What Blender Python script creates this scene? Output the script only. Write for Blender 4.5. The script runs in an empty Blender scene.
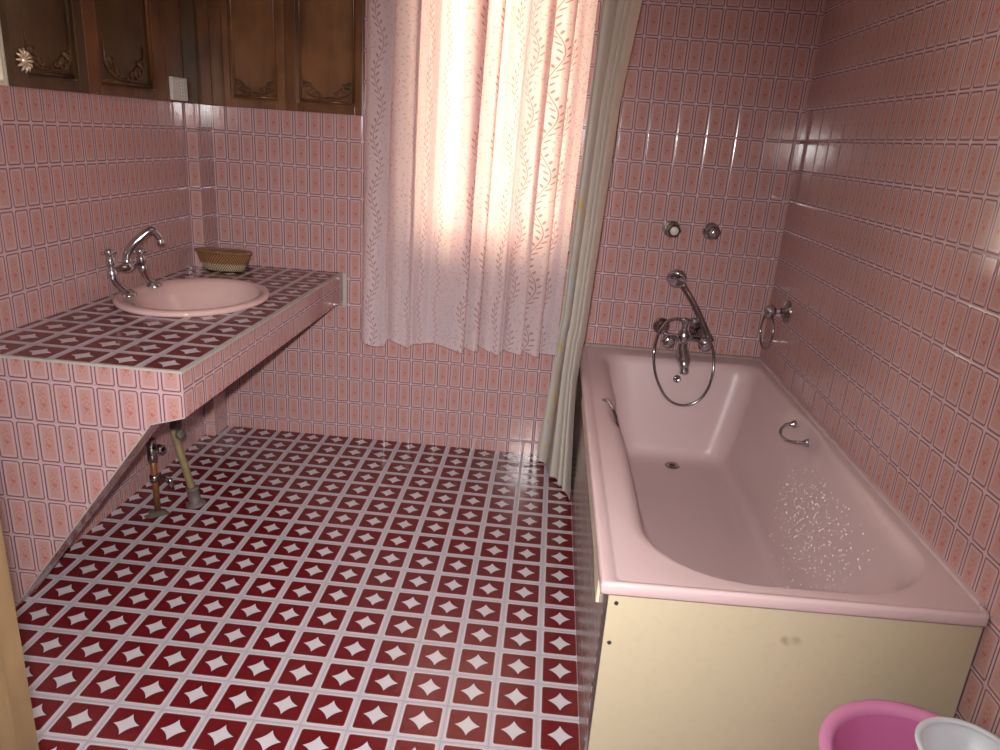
import bpy, bmesh, math, random
from mathutils import Vector, Matrix
random.seed(7)
S = bpy.context.scene
P = .106                                   # tile pitch, metres
PI = math.pi
# ------------------------------------------------------------------ camera
cd = bpy.data.cameras.new('camera'); cam = bpy.data.objects.new('camera', cd); S.collection.objects.link(cam)
cd.sensor_width = 36; cd.lens = 724.33/1000*36; cd.clip_start = .02
Rt = [[.9948, .0879, -.0522], [.0770, -.3085, .9481], [.0672, -.9471, -.3139]]   # rows: world x,y,z; columns: right, down, forward
m = Matrix(((Rt[0][0], -Rt[0][1], -Rt[0][2]), (Rt[1][0], -Rt[1][1], -Rt[1][2]), (Rt[2][0], -Rt[2][1], -Rt[2][2]))).to_4x4()
m.translation = (.0203, -2.8356, 1.281)
cam.matrix_world = m
S.camera = cam
# ------------------------------------------------------------------ world, lights, exposure
w = bpy.data.worlds.new('world'); S.world = w; w.use_nodes = True
nt = w.node_tree; nt.nodes.clear()
geo = nt.nodes.new('ShaderNodeTexCoord'); sep = nt.nodes.new('ShaderNodeSeparateXYZ')
nt.links.new(geo.outputs['Generated'], sep.inputs[0])
mr = nt.nodes.new('ShaderNodeMapRange'); mr.inputs['From Min'].default_value = -.5; mr.inputs['From Max'].default_value = .1
mr.inputs['To Min'].default_value = .07; mr.inputs['To Max'].default_value = 12
nt.links.new(sep.outputs['Y'], mr.inputs['Value'])
bg = nt.nodes.new('ShaderNodeBackground'); bg.inputs['Color'].default_value = (1, .93, .80, 1)
nt.links.new(mr.outputs[0], bg.inputs['Strength'])
wo = nt.nodes.new('ShaderNodeOutputWorld'); nt.links.new(bg.outputs[0], wo.inputs[0])
# the camera's flash, just above and left of the lens
fl = bpy.data.lights.new('camera_flash', 'AREA'); fl.shape = 'DISK'; fl.size = .035; fl.energy = 18.5; fl.color = (1, .97, .95); fl.spread = math.radians(98)
flo = bpy.data.objects.new('camera_flash', fl); S.collection.objects.link(flo)
fm = Vector((-.20, .86, -.50)).to_track_quat('-Z', 'Y').to_matrix().to_4x4(); fm.translation = Vector((.0203, -2.8356, 1.281)) + Vector((-.03, .03, .06)); flo.matrix_world = fm
S.view_settings.view_transform = 'Standard'; S.view_settings.look = 'None'; S.view_settings.gamma = 1
S.view_settings.use_curve_mapping = False; S.view_settings.exposure = -0.02
S.cycles.use_denoising = True
S.cycles.max_bounces = 8; S.cycles.transparent_max_bounces = 12

# ------------------------------------------------------------------ node helpers
class V:
    """a scalar socket with arithmetic"""
    def __init__(s, nt, sock): s.nt = nt; s.s = sock
    def op(s, o, b=None, c=None):
        n = s.nt.nodes.new('ShaderNodeMath'); n.operation = o
        for i, x in enumerate((s, b, c)):
            if x is None: continue
            if isinstance(x, V): s.nt.links.new(x.s, n.inputs[i])
            else: n.inputs[i].default_value = x
        return V(s.nt, n.outputs[0])
    def __add__(s, b): return s.op('ADD', b)
    def __sub__(s, b): return s.op('SUBTRACT', b)
    def __mul__(s, b): return s.op('MULTIPLY', b)
    def __truediv__(s, b): return s.op('DIVIDE', b)
    def abs(s): return s.op('ABSOLUTE')
    def max(s, b): return s.op('MAXIMUM', b)
    def min(s, b): return s.op('MINIMUM', b)
    def fr(s): return s.op('FRACT')
    def sqrt(s): return s.op('SQRT')
    def sin(s): return s.op('SINE')
    def lt(s, t, soft):                     # 1 where s < t
        n = s.nt.nodes.new('ShaderNodeMapRange'); n.interpolation_type = 'SMOOTHSTEP'
        n.inputs['From Min'].default_value = t-soft; n.inputs['From Max'].default_value = t+soft
        n.inputs['To Min'].default_value = 1; n.inputs['To Max'].default_value = 0
        s.nt.links.new(s.s, n.inputs['Value']); return V(s.nt, n.outputs[0])
def newmat(name):
    mt = bpy.data.materials.new(name); mt.use_nodes = True
    return mt, mt.node_tree, mt.node_tree.nodes['Principled BSDF']
def coords(nt, kind='Object'):
    t = nt.nodes.new('ShaderNodeTexCoord'); s = nt.nodes.new('ShaderNodeSeparateXYZ')
    nt.links.new(t.outputs[kind], s.inputs[0])
    return t.outputs[kind], [V(nt, s.outputs[i]) for i in range(3)]
def mix(nt, fac, a, b):
    n = nt.nodes.new('ShaderNodeMix'); n.data_type = 'RGBA'
    nt.links.new(fac.s if isinstance(fac, V) else fac, n.inputs[0])
    for x, i in ((a, 6), (b, 7)):
        if isinstance(x, tuple): n.inputs[i].default_value = (*x, 1)
        else: nt.links.new(x, n.inputs[i])
    return n.outputs[2]
def noise(nt, vec, scale, detail=3, rough=.5):
    n = nt.nodes.new('ShaderNodeTexNoise'); n.inputs['Scale'].default_value = scale
    n.inputs['Detail'].default_value = detail; n.inputs['Roughness'].default_value = rough
    nt.links.new(vec, n.inputs['Vector']); return V(nt, n.outputs[0])
def bump(nt, h, strength, dist, bsdf):
    b = nt.nodes.new('ShaderNodeBump'); b.inputs['Strength'].default_value = strength; b.inputs['Distance'].default_value = dist
    nt.links.new(h.s, b.inputs['Height']); nt.links.new(b.outputs[0], bsdf.inputs['Normal'])
def plain(name, col, rough=.5, metal=0, var=0, vscale=20, bmp=0, **kw):
    mt, nt, b = newmat(name)
    vec, _ = coords(nt)
    b.inputs['Roughness'].default_value = rough; b.inputs['Metallic'].default_value = metal
    if var:
        n = noise(nt, vec, vscale)
        c = mix(nt, n, tuple(x*(1-var) for x in col), tuple(min(1, x*(1+var)) for x in col))
        nt.links.new(c, b.inputs['Base Color'])
    else: b.inputs['Base Color'].default_value = (*col, 1)
    if bmp: bump(nt, noise(nt, vec, vscale*3), bmp, .002, b)
    for k, v in kw.items(): b.inputs[k].default_value = v
    return mt

def wall_tile(name, ua, uo=0, vo=0):
    """pink printed wall tile: upright oblongs, mauve outline, sprig of flowers; ua = world axis across"""
    mt, nt, b = newmat(name)
    vec, X = coords(nt)
    cu = ((X[ua]-uo)/(P/2)); cv = ((X[2]-vo)/P)
    u = (cu.fr()-.5)*.5; v = cv.fr()-.5                     # units of P
    hx, hy, r = .208, .458, .05
    qx = (u.abs()-(hx-r)); qy = (v.abs()-(hy-r))
    d = ((qx.max(0)*qx.max(0)+qy.max(0)*qy.max(0)).sqrt()+qx.max(qy).min(0))-r
    line = d.abs().lt(.013, .008)
    inside = d.lt(0, .01)
    inner = d.lt(-.055, .008)
    nz = noise(nt, vec, 160, 4, .7)
    base = mix(nt, inside, (.51, .345, .365), (.50, .315, .315))
    base = mix(nt, inner, base, (.46, .262, .25))
    base = mix(nt, (d+.058).abs().lt(.012, .008)*.6, base, (.56, .385, .385))
    # sprig: orange petals thrown in an oval, deep red centre
    el = ((u*u)/(.125*.125)+((v-.03)*(v-.03))/(.33*.33)).sqrt()
    oval = el.lt(.85, .25)
    vo_ = nt.nodes.new('ShaderNodeTexVoronoi'); vo_.inputs['Scale'].default_value = 12; vo_.voronoi_dimensions = '2D'
    cb = nt.nodes.new('ShaderNodeCombineXYZ'); nt.links.new(u.s, cb.inputs[0]); nt.links.new(v.s, cb.inputs[1]); nt.links.new(cb.outputs[0], vo_.inputs['Vector'])
    dots = V(nt, vo_.outputs['Distance']).lt(.30, .10)
    c = mix(nt, dots*oval*(nz*.6+.36), base, (.46, .15, .07))
    ring = ((u*u+(v+.06)*(v+.06)).sqrt()-.055).abs().lt(.012, .01)
    c = mix(nt, ring*.2, c, (.40, .07, .04))
    dot = (u*u+(v+.06)*(v+.06)).sqrt().lt(.027, .01)
    c = mix(nt, dot*.68, c, (.42, .03, .03))
    c = mix(nt, line*.92, c, (.10, .035, .06))
    # real joint between the tiles, every second oblong
    ju = ((cu*.5).fr()-.5).abs()
    jv = (cv.fr()-.5).abs()
    joint = V(nt, ju.s).op('GREATER_THAN', .488).max(jv.op('GREATER_THAN', .490))
    c = mix(nt, joint*.35, c, (.50, .36, .38))
    # a little grime, low frequency
    g = noise(nt, vec, 3.1, 3)
    c = mix(nt, (g*.12), c, (.30, .18, .16))
    nt.links.new(c, b.inputs['Base Color'])
    nt.links.new(((joint*.3)+.13).s, b.inputs['Roughness'])
    e = ju.lt(.47, .028)*jv.lt(.475, .024)                     # cushioned edge
    bump(nt, e+noise(nt, vec, 14, 1)*.25, .6, .0016, b)
    b.inputs['Specular IOR Level'].default_value = .5
    return mt
def floor_tile(name, uo, vo, white=(.55, .515, .55)):
    mt, nt, b = newmat(name)
    vec, X = coords(nt)
    fu = ((X[0]-uo)/P); fv = ((X[1]-vo)/P)
    u = fu.fr()-.5; v = fv.fr()-.5
    r = .045; hh = .405
    qx = u.abs()-(hh-r); qy = v.abs()-(hh-r)
    d = ((qx.max(0)*qx.max(0)+qy.max(0)*qy.max(0)).sqrt()+qx.max(qy).min(0))-r
    red = d.lt(0, .006)
    # four pointed star with hollow sides
    k = .46; tt = .275; RR = math.sqrt((k-tt)**2+k*k)
    au = u.abs()-k; av = v.abs()-k
    sd = (au*au+av*av).sqrt()*-1+RR                       # < 0 outside the arcs = star
    diam = (u.abs()+v.abs())
    star = sd.lt(0, .006)*diam.lt(.40, .05)
    halo = sd.lt(.03, .006)*diam.lt(.46, .03)
    edge = (d-.022).abs().lt(.010, .006)
    nz = noise(nt, vec, 30, 4)
    wht = mix(nt, edge*.8, (white[0]*.86, white[1]*.84, white[2]*.86), tuple(min(1, x*1.15) for x in white))
    out = (d-.006).abs().lt(.007, .005)
    rc = mix(nt, nz, (.095, .003, .006), (.150, .005, .008))
    c = mix(nt, red, wht, rc)
    c = mix(nt, halo*red*.6, c, (.06, .004, .008))
    c = mix(nt, star, c, white)
    c = mix(nt, out*.55, c, (.12, .02, .04))
    ju = u.abs(); jv = v.abs()
    joint = ju.op('GREATER_THAN', .488).max(jv.op('GREATER_THAN', .488))
    c = mix(nt, joint*.6, c, (.27, .26, .30))
    g = noise(nt, vec, 4.3, 4)
    c = mix(nt, (g*.10), c, (.16, .09, .08))
    nt.links.new(c, b.inputs['Base Color'])
    nt.links.new(((joint*.3)+(g*.12)+.12).s, b.inputs['Roughness'])
    e = ju.lt(.475, .022)*jv.lt(.475, .022)
    bump(nt, e+noise(nt, vec, 12, 1)*.5, .5, .0014, b)
    return mt
def wood(name, c1, c2, scale=1., rough=.28, axis=2):
    mt, nt, b = newmat(name)
    vec, X = coords(nt)
    mp = nt.nodes.new('ShaderNodeMapping'); nt.links.new(vec, mp.inputs[0])
    sc = [22*scale]*3; sc[axis] = 2.2*scale
    mp.inputs['Scale'].default_value = sc
    n1 = noise(nt, mp.outputs[0], 1.6, 6, .62); n2 = noise(nt, vec, 7*scale, 3)
    c = mix(nt, ((n1-.32)*2.2).max(0).min(1), c1, c2)
    c = mix(nt, (n2-.35).max(0)*1.6, c, tuple(x*1.5 for x in c2))
    nt.links.new(c, b.inputs['Base Color']); b.inputs['Roughness'].default_value = rough
    bump(nt, n1, .25, .0015, b)
    return mt

XL, XR = -1.355, .892
CT = .7162                                  # counter height
M = {}
M['bx'] = wall_tile('pink_tile_back', 0, -6.777*P, .529*P)
M['rx'] = wall_tile('pink_tile_side', 1, 0.02, .585*P)
M['cx'] = wall_tile('pink_tile_counter_front', 0, 0, .25*P)
M['cy'] = wall_tile('pink_tile_counter_side', 1, -12.39*P, .30*P)
M['floor'] = floor_tile('red_floor_tile', (-9.661-.5)*P, (-.348-.5)*P)
M['ctop'] = floor_tile('red_counter_tile', (-8.03-.5)*P, (-11.90-.5)*P)
M['wood'] = wood('varnished_wood', (.060, .022, .009), (.150, .060, .023))
M['wood2'] = wood('varnished_wood_light', (.090, .035, .013), (.20, .088, .036))
M['woodd'] = wood('varnished_wood_dark', (.035, .016, .008), (.085, .042, .018))
M['carve'] = wood('carved_wood', (.055, .024, .010), (.12, .055, .023), 2, .3)
M['post'] = wood('door_post_wood', (.045, .026, .012), (.090, .054, .026), 1, .45)
M['gilt'] = plain('gilt_carving', (.80, .66, .50), .3, .6, .15)
M['chrome'] = plain('chrome', (.52, .53, .56), .11, 1, .03)
M['chromed'] = plain('worn_chrome', (.34, .32, .32), .17, 1, .12, 60)
M['dark'] = plain('dark_rubber', (.03, .025, .025), .5)
M['plaster'] = plain('painted_plaster', (.66, .60, .55), .8, 0, .05, 6)
M['hall'] = plain('hall_wall', (.55, .47, .42), .8, 0, .05, 6)
M['edge'] = plain('worktop_edge_mortar', (.40, .38, .35), .55, 0, .25, 60, .3)
M['sink'] = plain('pink_ceramic', (.60, .405, .385), .08, 0, .04, 5, **{'Coat Weight': .4})
M['enamel'] = plain('pink_bath_enamel', (.56, .41, .415), .38, 0, .06, 4, **{'Coat Weight': .04})
M['ctrim'] = plain('tile_edge_trim', (.30, .22, .20), .5, 0, .2, 60)
M['cream'] = plain('cream_frame_paint', (.70, .62, .48), .5, 0, .08, 8)
M['socket'] = plain('white_socket_plastic', (.62, .60, .55), .35, 0, .04)
M['socketd'] = plain('socket_slots', (.18, .17, .17), .5)
M['pinkp'] = plain('magenta_plastic', (.50, .13, .30), .3, 0, .06, 6, **{'Subsurface Weight': .15})
M['pinkr'] = plain('magenta_plastic_rim', (.56, .20, .37), .3, 0, .05, 6)
M['whitep'] = plain('white_plastic', (.62, .64, .70), .35, 0, .04, 8, **{'Subsurface Weight': .1})
M['copper'] = plain('copper_pipe', (.30, .12, .045), .42, .55, .4, 40)
M['pvc'] = plain('stained_drain_pipe', (.20, .155, .075), .5, 0, .45, 30)
M['pvcd'] = plain('grey_pipe_socket', (.11, .085, .08), .6, 0, .3, 40)
M['glassw'] = None
def glassmat():
    mt = bpy.data.materials.new('window_glass'); mt.use_nodes = True; nt = mt.node_tree; nt.nodes.clear()
    t = nt.nodes.new('ShaderNodeBsdfTransparent'); g = nt.nodes.new('ShaderNodeBsdfGlossy'); g.inputs['Roughness'].default_value = .03
    f = nt.nodes.new('ShaderNodeFresnel'); mx = nt.nodes.new('ShaderNodeMixShader'); o = nt.nodes.new('ShaderNodeOutputMaterial')
    nt.links.new(f.outputs[0], mx.inputs[0]); nt.links.new(t.outputs[0], mx.inputs[1]); nt.links.new(g.outputs[0], mx.inputs[2]); nt.links.new(mx.outputs[0], o.inputs[0]); return mt
M['glassw'] = glassmat()
# bath front: hardboard painted pale yellow, slightly stained
mt, nt, b = newmat('pale_yellow_board'); vec, X = coords(nt)
c = mix(nt, ((noise(nt, vec, 3, 3)-.35)*1.5).max(0), (.52, .455, .31), (.52, .42, .30))
c = mix(nt, ((noise(nt, vec, 60, 4)-.5)*.8).max(0), c, (.42, .33, .19))
sp = noise(nt, vec, 26, 2)
sx = ((X[0]-.545)/.018); sz = ((X[2]-.405)/.012)
c = mix(nt, ((sx*sx+sz*sz).sqrt().lt(1, .4))*(sp-.45).max(0)*4, c, (.25, .18, .10))
nt.links.new(c, b.inputs['Base Color']); b.inputs['Roughness'].default_value = .42; M['board'] = mt
# bath side: glossy grey-brown laminate that mirrors the floor
mt, nt, b = newmat('glossy_grey_laminate'); vec, X = coords(nt)
c = mix(nt, noise(nt, vec, 9, 4), (.30, .24, .20), (.44, .38, .34))
hz = ((X[2]/(.106)).fr()-.5).abs().op('GREATER_THAN', .47)
c = mix(nt, hz*.4, c, (.55, .53, .50))
nt.links.new(c, b.inputs['Base Color']); b.inputs['Roughness'].default_value = .26; b.inputs['Metallic'].default_value = .3; M['side'] = mt
# basket
mt, nt, b = newmat('woven_straw'); tc = nt.nodes.new('ShaderNodeTexCoord'); s = nt.nodes.new('ShaderNodeSeparateXYZ'); nt.links.new(tc.outputs['UV'], s.inputs[0])
U, W = V(nt, s.outputs[0]), V(nt, s.outputs[1])
chk = ((U*56*2*PI).sin()*((W*5.5*2*PI).sin()))
c = mix(nt, chk.lt(0, .5), (.36, .17, .06), (.075, .022, .012))
low = W.lt(.42, .04)
c2 = mix(nt, chk.lt(0, .4), (.62, .50, .30), (.07, .04, .025))
c = mix(nt, low, c, c2)
nt.links.new(c, b.inputs['Base Color']); b.inputs['Roughness'].default_value = .6; bump(nt, chk, .8, .002, b); M['straw'] = mt
M['strawrim'] = plain('straw_rim', (.22, .10, .05), .6, 0, .4, 120)

def fabric(name, kind):
    """UV in metres of cloth"""
    mt = bpy.data.materials.new(name); mt.use_nodes = True; nt = mt.node_tree; nt.nodes.clear()
    tc = nt.nodes.new('ShaderNodeTexCoord'); s = nt.nodes.new('ShaderNodeSeparateXYZ'); nt.links.new(tc.outputs['UV'], s.inputs[0])
    U, W = V(nt, s.outputs[0]), V(nt, s.outputs[1]); uv = tc.outputs['UV']
    out = nt.nodes.new('ShaderNodeOutputMaterial')
    di = nt.nodes.new('ShaderNodeBsdfDiffuse'); tl = nt.nodes.new('ShaderNodeBsdfTranslucent'); tp = nt.nodes.new('ShaderNodeBsdfTransparent')
    m1 = nt.nodes.new('ShaderNodeMixShader'); m2 = nt.nodes.new('ShaderNodeMixShader')
    nt.links.new(di.outputs[0], m1.inputs[1]); nt.links.new(tl.outputs[0], m1.inputs[2])
    nt.links.new(tp.outputs[0], m2.inputs[1]); nt.links.new(m1.outputs[0], m2.inputs[2]); nt.links.new(m2.outputs[0], out.inputs[0])
    if kind == 'lace':
        per = .13
        col = (U/per).fr()-.5                                    # stripes of vine
        xx = (col*per) - (W*30).sin()*.013
        stem = xx.abs().lt(.0012, .0008)
        row = .024
        leaf = None
        for sg, ph in ((1, 0.), (-1, .5)):
            lv = ((W/row+ph).fr()-.5)*row
            lx = xx - sg*.009
            a = (lx*.55*sg + lv*.83); bb = (lx*.83 - lv*.55*sg)
            a = (lx*.60 + lv*.80*sg)*1.0; bb = (lx*.80 - lv*.60*sg)
            q = ((a*a)/(.0085*.0085)+(bb*bb)/(.0026*.0026)).sqrt().lt(1, .25)
            leaf = q if leaf is None else leaf.max(q)
        cb_ = nt.nodes.new('ShaderNodeCombineXYZ'); nt.links.new((U*17).s, cb_.inputs[0]); nt.links.new((W*.25).s, cb_.inputs[1]); cbv = cb_.outputs[0]
        # fine net of tiny sprigs between the vines
        vo_ = nt.nodes.new('ShaderNodeTexVoronoi'); vo_.inputs['Scale'].default_value = 90; nt.links.new(uv, vo_.inputs['Vector'])
        sprig = V(nt, vo_.outputs['Distance']).lt(.28, .08)*.5*(xx.abs()-.02).op('GREATER_THAN', 0)
        pat = stem.max(leaf).max(sprig)
        hem = W.lt(.022, .004)
        c = mix(nt, pat, (.74, .64, .68), (.55, .36, .37)); nt.links.new(c, di.inputs[0])
        c = mix(nt, pat, (.95, .62, .50), (.50, .18, .12)); nt.links.new(c, tl.inputs[0])
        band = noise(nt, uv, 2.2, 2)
        fold_shade = noise(nt, cbv, 1.0, 1)
        c2_ = mix(nt, (fold_shade-.47).op('MULTIPLY', 9.).max(0).min(1)*.75, (.98, .70, .56), (.66, .34, .30))  # darker pink bands: shade of doubled folds painted into the translucent colour
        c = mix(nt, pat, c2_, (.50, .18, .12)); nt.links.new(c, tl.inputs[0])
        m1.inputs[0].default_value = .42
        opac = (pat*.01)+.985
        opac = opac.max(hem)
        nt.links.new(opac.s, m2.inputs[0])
        tp.inputs[0].default_value = (1, .90, .84, 1)
    else:
        base = mix(nt, noise(nt, uv, 6, 3), (.50, .455, .40), (.58, .535, .48))
        # printed flowers on one width of the curtain
        zone = (U-.13).abs().lt(.085, .01)*W.lt(1.15, .05)
        n1 = noise(nt, uv, 11, 2, .5)
        fy = ((n1-.55)*9).max(0).min(1)
        n2 = noise(nt, uv, 7.3, 2, .5)
        fb = ((n2-.50)*7).max(0).min(1)
        c = mix(nt, fb*zone*.7, base, (.50, .54, .60))
        c = mix(nt, fy*zone*.85, c, (.62, .45, .10))
        n3 = noise(nt, uv, 17, 2); c = mix(nt, ((n3-.62)*9).max(0).min(1)*zone*.7, c, (.55, .24, .22))
        nt.links.new(c, di.inputs[0]); nt.links.new(c, tl.inputs[0]); m1.inputs[0].default_value = .14; m2.inputs[0].default_value = 1
    return mt
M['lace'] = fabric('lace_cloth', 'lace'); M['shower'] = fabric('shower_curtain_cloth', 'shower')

# ------------------------------------------------------------------ object helpers
def link(o): S.collection.objects.link(o); return o
def obj(name, bm, mats, parent=None, smooth=False, label=None):
    me = bpy.data.meshes.new(name); bm.normal_update(); bm.to_mesh(me); bm.free()
    for mm in (mats if isinstance(mats, (list, tuple)) else [mats]): me.materials.append(mm)
    if smooth:
        for p in me.polygons: p.use_smooth = True
    o = link(bpy.data.objects.new(name, me))
    if parent is not None:
        o.parent = parent; o.matrix_parent_inverse = Matrix.Translation(parent.location).inverted()
    if label: o['label'] = label
    return o
def thing(name, label, cat, loc=(0, 0, 0), group=None):
    o = link(bpy.data.objects.new(name, None)); o.location = loc; o.empty_display_size = .05
    o['label'] = label; o['category'] = cat
    if group: o['group'] = group
    return o
def tag(o, label, cat, group=None):
    o['label'] = label; o['category'] = cat
    if group: o['group'] = group
    return o
def struct(name, bm, mats, parent=None):
    o = obj(name, bm, mats, parent)
    if parent is None: o['kind'] = 'structure'
    return o
def bx(bm, x0, x1, y0, y1, z0, z1, bev=0, mi=0, seg=2):
    r = bmesh.ops.create_cube(bm, size=1)
    for v in r['verts']: v.co = Vector((x0+(v.co.x+.5)*(x1-x0), y0+(v.co.y+.5)*(y1-y0), z0+(v.co.z+.5)*(z1-z0)))
    fs = set(f for v in r['verts'] for f in v.link_faces)
    for f in fs: f.material_index = mi
    if bev:
        es = list(set(e for v in r['verts'] for e in v.link_edges))
        bmesh.ops.bevel(bm, geom=es, offset=bev, segments=seg, affect='EDGES', profile=.7)
def box(*a, **k): bm = bmesh.new(); bx(bm, *a, **k); return bm
def smooth_path(pts, n=8):
    pts = [Vector(p) for p in pts]; out = []
    for i in range(len(pts)-1):
        a = pts[max(i-1, 0)]; b_ = pts[i]; c_ = pts[i+1]; d_ = pts[min(i+2, len(pts)-1)]
        for k in range(n):
            t = k/n
            out.append(.5*((2*b_)+(c_-a)*t+(2*a-5*b_+4*c_-d_)*t*t+(3*b_-a-3*c_+d_)*t**3))
    out.append(pts[-1]); return out
def tube(bm, pts, rad, n=12, closed=False, caps=True):
    pts = [Vector(p) for p in pts]; N = len(pts)
    rr = rad if isinstance(rad, (list, tuple)) else [rad]*N
    if len(rr) != N: rr = [rr[0]+(rr[-1]-rr[0])*i/(N-1) for i in range(N)] if len(rr) == 2 else [rr[min(int(i*len(rr)/N), len(rr)-1)] for i in range(N)]
    rings = []; t0 = None; up = None
    for i, p in enumerate(pts):
        a = pts[i-1] if (i or closed) else p; c_ = pts[(i+1) % N] if (i < N-1 or closed) else p
        t = (c_-a).normalized()
        if up is None:
            up = Vector((0, 0, 1)) if abs(t.z) < .9 else Vector((1, 0, 0))
            up = (up-t*up.dot(t)).normalized()
        else: up = (up-t*up.dot(t)).normalized()
        s_ = t.cross(up)
        rings.append([bm.verts.new(p+(up*math.cos(2*PI*k/n)+s_*math.sin(2*PI*k/n))*rr[i]) for k in range(n)])
    for i in range(N if closed else N-1):
        A, B = rings[i], rings[(i+1) % N]
        for k in range(n): bm.faces.new((A[k], A[(k+1) % n], B[(k+1) % n], B[k]))
    if caps and not closed: bm.faces.new(rings[0][::-1]); bm.faces.new(rings[-1])
def lathe(bm, prof, c, axis=(0, 0, 1), n=28, sx=1, sy=1, uv=False, mi=0):
    """prof = [(r, h), ...] about axis through c"""
    ax = Vector(axis).normalized(); q = Vector((0, 0, 1)).rotation_difference(ax); c = Vector(c)
    rings = []
    for r, h in prof:
        rings.append([bm.verts.new(c+q@Vector((max(r, 1e-4)*math.cos(2*PI*k/n)*sx, max(r, 1e-4)*math.sin(2*PI*k/n)*sy, h))) for k in range(n)])
    L = bm.loops.layers.uv.verify() if uv else None
    for i in range(len(rings)-1):
        for k in range(n):
            f = bm.faces.new((rings[i][k], rings[i][(k+1) % n], rings[i+1][(k+1) % n], rings[i+1][k])); f.material_index = mi
            if uv:
                h0, h1 = prof[i][1], prof[i+1][1]; H = max(h for _, h in prof)
                for l, t in zip(f.loops, ((k/n, h0/H), ((k+1)/n, h0/H), ((k+1)/n, h1/H), (k/n, h1/H))): l[L].uv = t
    return rings
def ball(bm, c, r, n=20, sz=1):
    lathe(bm, [(r*math.sin(PI*i/10), -r*sz*math.cos(PI*i/10)) for i in range(11)], c, n=n)
def prism(bm, poly, axis, a, b_):
    """extrude polygon (2-D, plane normal = axis) from a to b_"""
    def P3(q, t): return {0: (t, q[0], q[1]), 1: (q[0], t, q[1]), 2: (q[0], q[1], t)}[axis]
    A = [bm.verts.new(P3(q, a)) for q in poly]; B = [bm.verts.new(P3(q, b_)) for q in poly]
    bm.faces.new(A); bm.faces.new(B[::-1])
    for i in range(len(poly)): bm.faces.new((A[i], B[i], B[(i+1) % len(poly)], A[(i+1) % len(poly)]))
    bmesh.ops.recalc_face_normals(bm, faces=bm.faces)
def by_normal(bm, ix, iy, iz):
    bm.normal_update()
    for f in bm.faces:
        n = f.normal; a = (abs(n.x), abs(n.y), abs(n.z)); f.material_index = (ix, iy, iz)[a.index(max(a))]

# ------------------------------------------------------------------ the room
CEIL, REAR = 2.45, -2.25
struct('floor', box(XL-.1, XR+.1, -4.6, .1, -.1, 0), M['floor'])
struct('ceiling', box(XL-.3, XR+.3, REAR-.1, .3, CEIL, CEIL+.1), M['plaster'])
WX0, WX1, WZ0, WZ1 = -.50, .10, .86, 2.02            # window opening
bm = bmesh.new()
bx(bm, XL-.2, WX0, 0, .2, -.1, CEIL); bx(bm, WX1, XR+.2, 0, .2, -.1, CEIL); bx(bm, WX0, WX1, 0, .2, -.1, WZ0); bx(bm, WX0, WX1, 0, .2, WZ1, CEIL)
by_normal(bm, 1, 0, 1); struct('wall_back', bm, [M['bx'], M['rx']])
struct('wall_right', box(XR, XR+.2, REAR-.1, 0, -.1, CEIL), M['rx'])
LZ = 12.4*P
bm = bmesh.new()
bx(bm, XL-.2, XL, REAR-.1, 0, -.1, LZ); bx(bm, XL-.2, XL, -.70, 0, LZ, CEIL, mi=1); bx(bm, XL-.012, XL, -1.0, -.70, LZ, 2.1, mi=1); bx(bm, XL-.2, XL, -1.0, -.70, 2.1, CEIL, mi=1); bx(bm, XL-.2, XL, REAR-.1, -1.0, 2.1, CEIL, mi=1); bx(bm, XL-.2, XL, REAR-.1, -2.0, LZ, 2.1, mi=1)
struct('wall_left', bm, [M['rx'], M['plaster']])
# pipe chase in the back left corner
CX, CY = -1.3084, -.113
bm = box(XL, CX, CY, 0, 0, CEIL); by_normal(bm, 1, 0, 0); struct('wall_corner', bm, [M['bx'], M['rx']])
# rear wall with the doorway the photograph was taken through
DX0, DX1 = -.56, .62
bm = bmesh.new(); bx(bm, XL-.2, DX0, REAR-.1, REAR, -.1, CEIL); bx(bm, DX1, XR+.2, REAR-.1, REAR, -.1, CEIL); bx(bm, DX0, DX1, REAR-.1, REAR, 2.12, CEIL)
struct('wall_rear', bm, M['plaster'])
bm = bmesh.new()
prism(bm, [(DX0, REAR-.12), (DX0+.095, REAR-.12), (DX0+.095, REAR-.05), (DX0+.072, REAR-.045), (DX0+.072, REAR+.002), (DX0+.066, REAR+.008), (DX0+.010, REAR+.022), (DX0, REAR+.022)], 2, 0, 2.1)
jamb = struct('door_1', bm, M['post'])
jr = struct('door_jamb', box(DX1-.05, DX1, REAR-.12, REAR+.02, 0, 2.1, bev=.004), M['post'], jamb)
jt = struct('door_head', box(DX0, DX1, REAR-.12, REAR+.02, 2.07, 2.12, bev=.004), M['post'], jamb)
# window behind the lace: frame, mullion, panes
bm = bmesh.new()
for a in ((WX0, WX0+.05, WZ0, WZ1), (WX1-.05, WX1, WZ0, WZ1), (WX0+.05, WX1-.05, WZ0, WZ0+.05), (WX0+.05, WX1-.05, WZ1-.05, WZ1), (-.195, -.150, WZ0+.05, WZ1-.05)):
    bx(bm, a[0], a[1], .07, .12, a[2], a[3], bev=.004)
win = struct('window_1', bm, M['cream'])
struct('pane', box(WX0+.045, -.19, .093, .097, WZ0+.045, WZ1-.045), M['glassw'], win)
struct('pane', box(-.155, WX1-.045, .093, .097, WZ0+.045, WZ1-.045), M['glassw'], win)
# window in the left wall, a sliver of it in view
bm = bmesh.new()
for a in ((-1.008, -1.0, LZ, 2.1), (-2.0, -1.94, LZ, 2.1), (-1.94, -1.008, LZ, LZ+.012), (-1.94, -1.008, 2.04, 2.1), (-1.5, -1.46, LZ+.012, 2.04)):
    bx(bm, XL-.035, XL-.002, a[0], a[1], a[2], a[3], bev=.002)
win = struct('window_2', bm, M['cream'])
struct('pane', box(XL-.020, XL-.016, -1.945, -1.006, LZ+.01, 2.045), M['glassw'], win)
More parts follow.
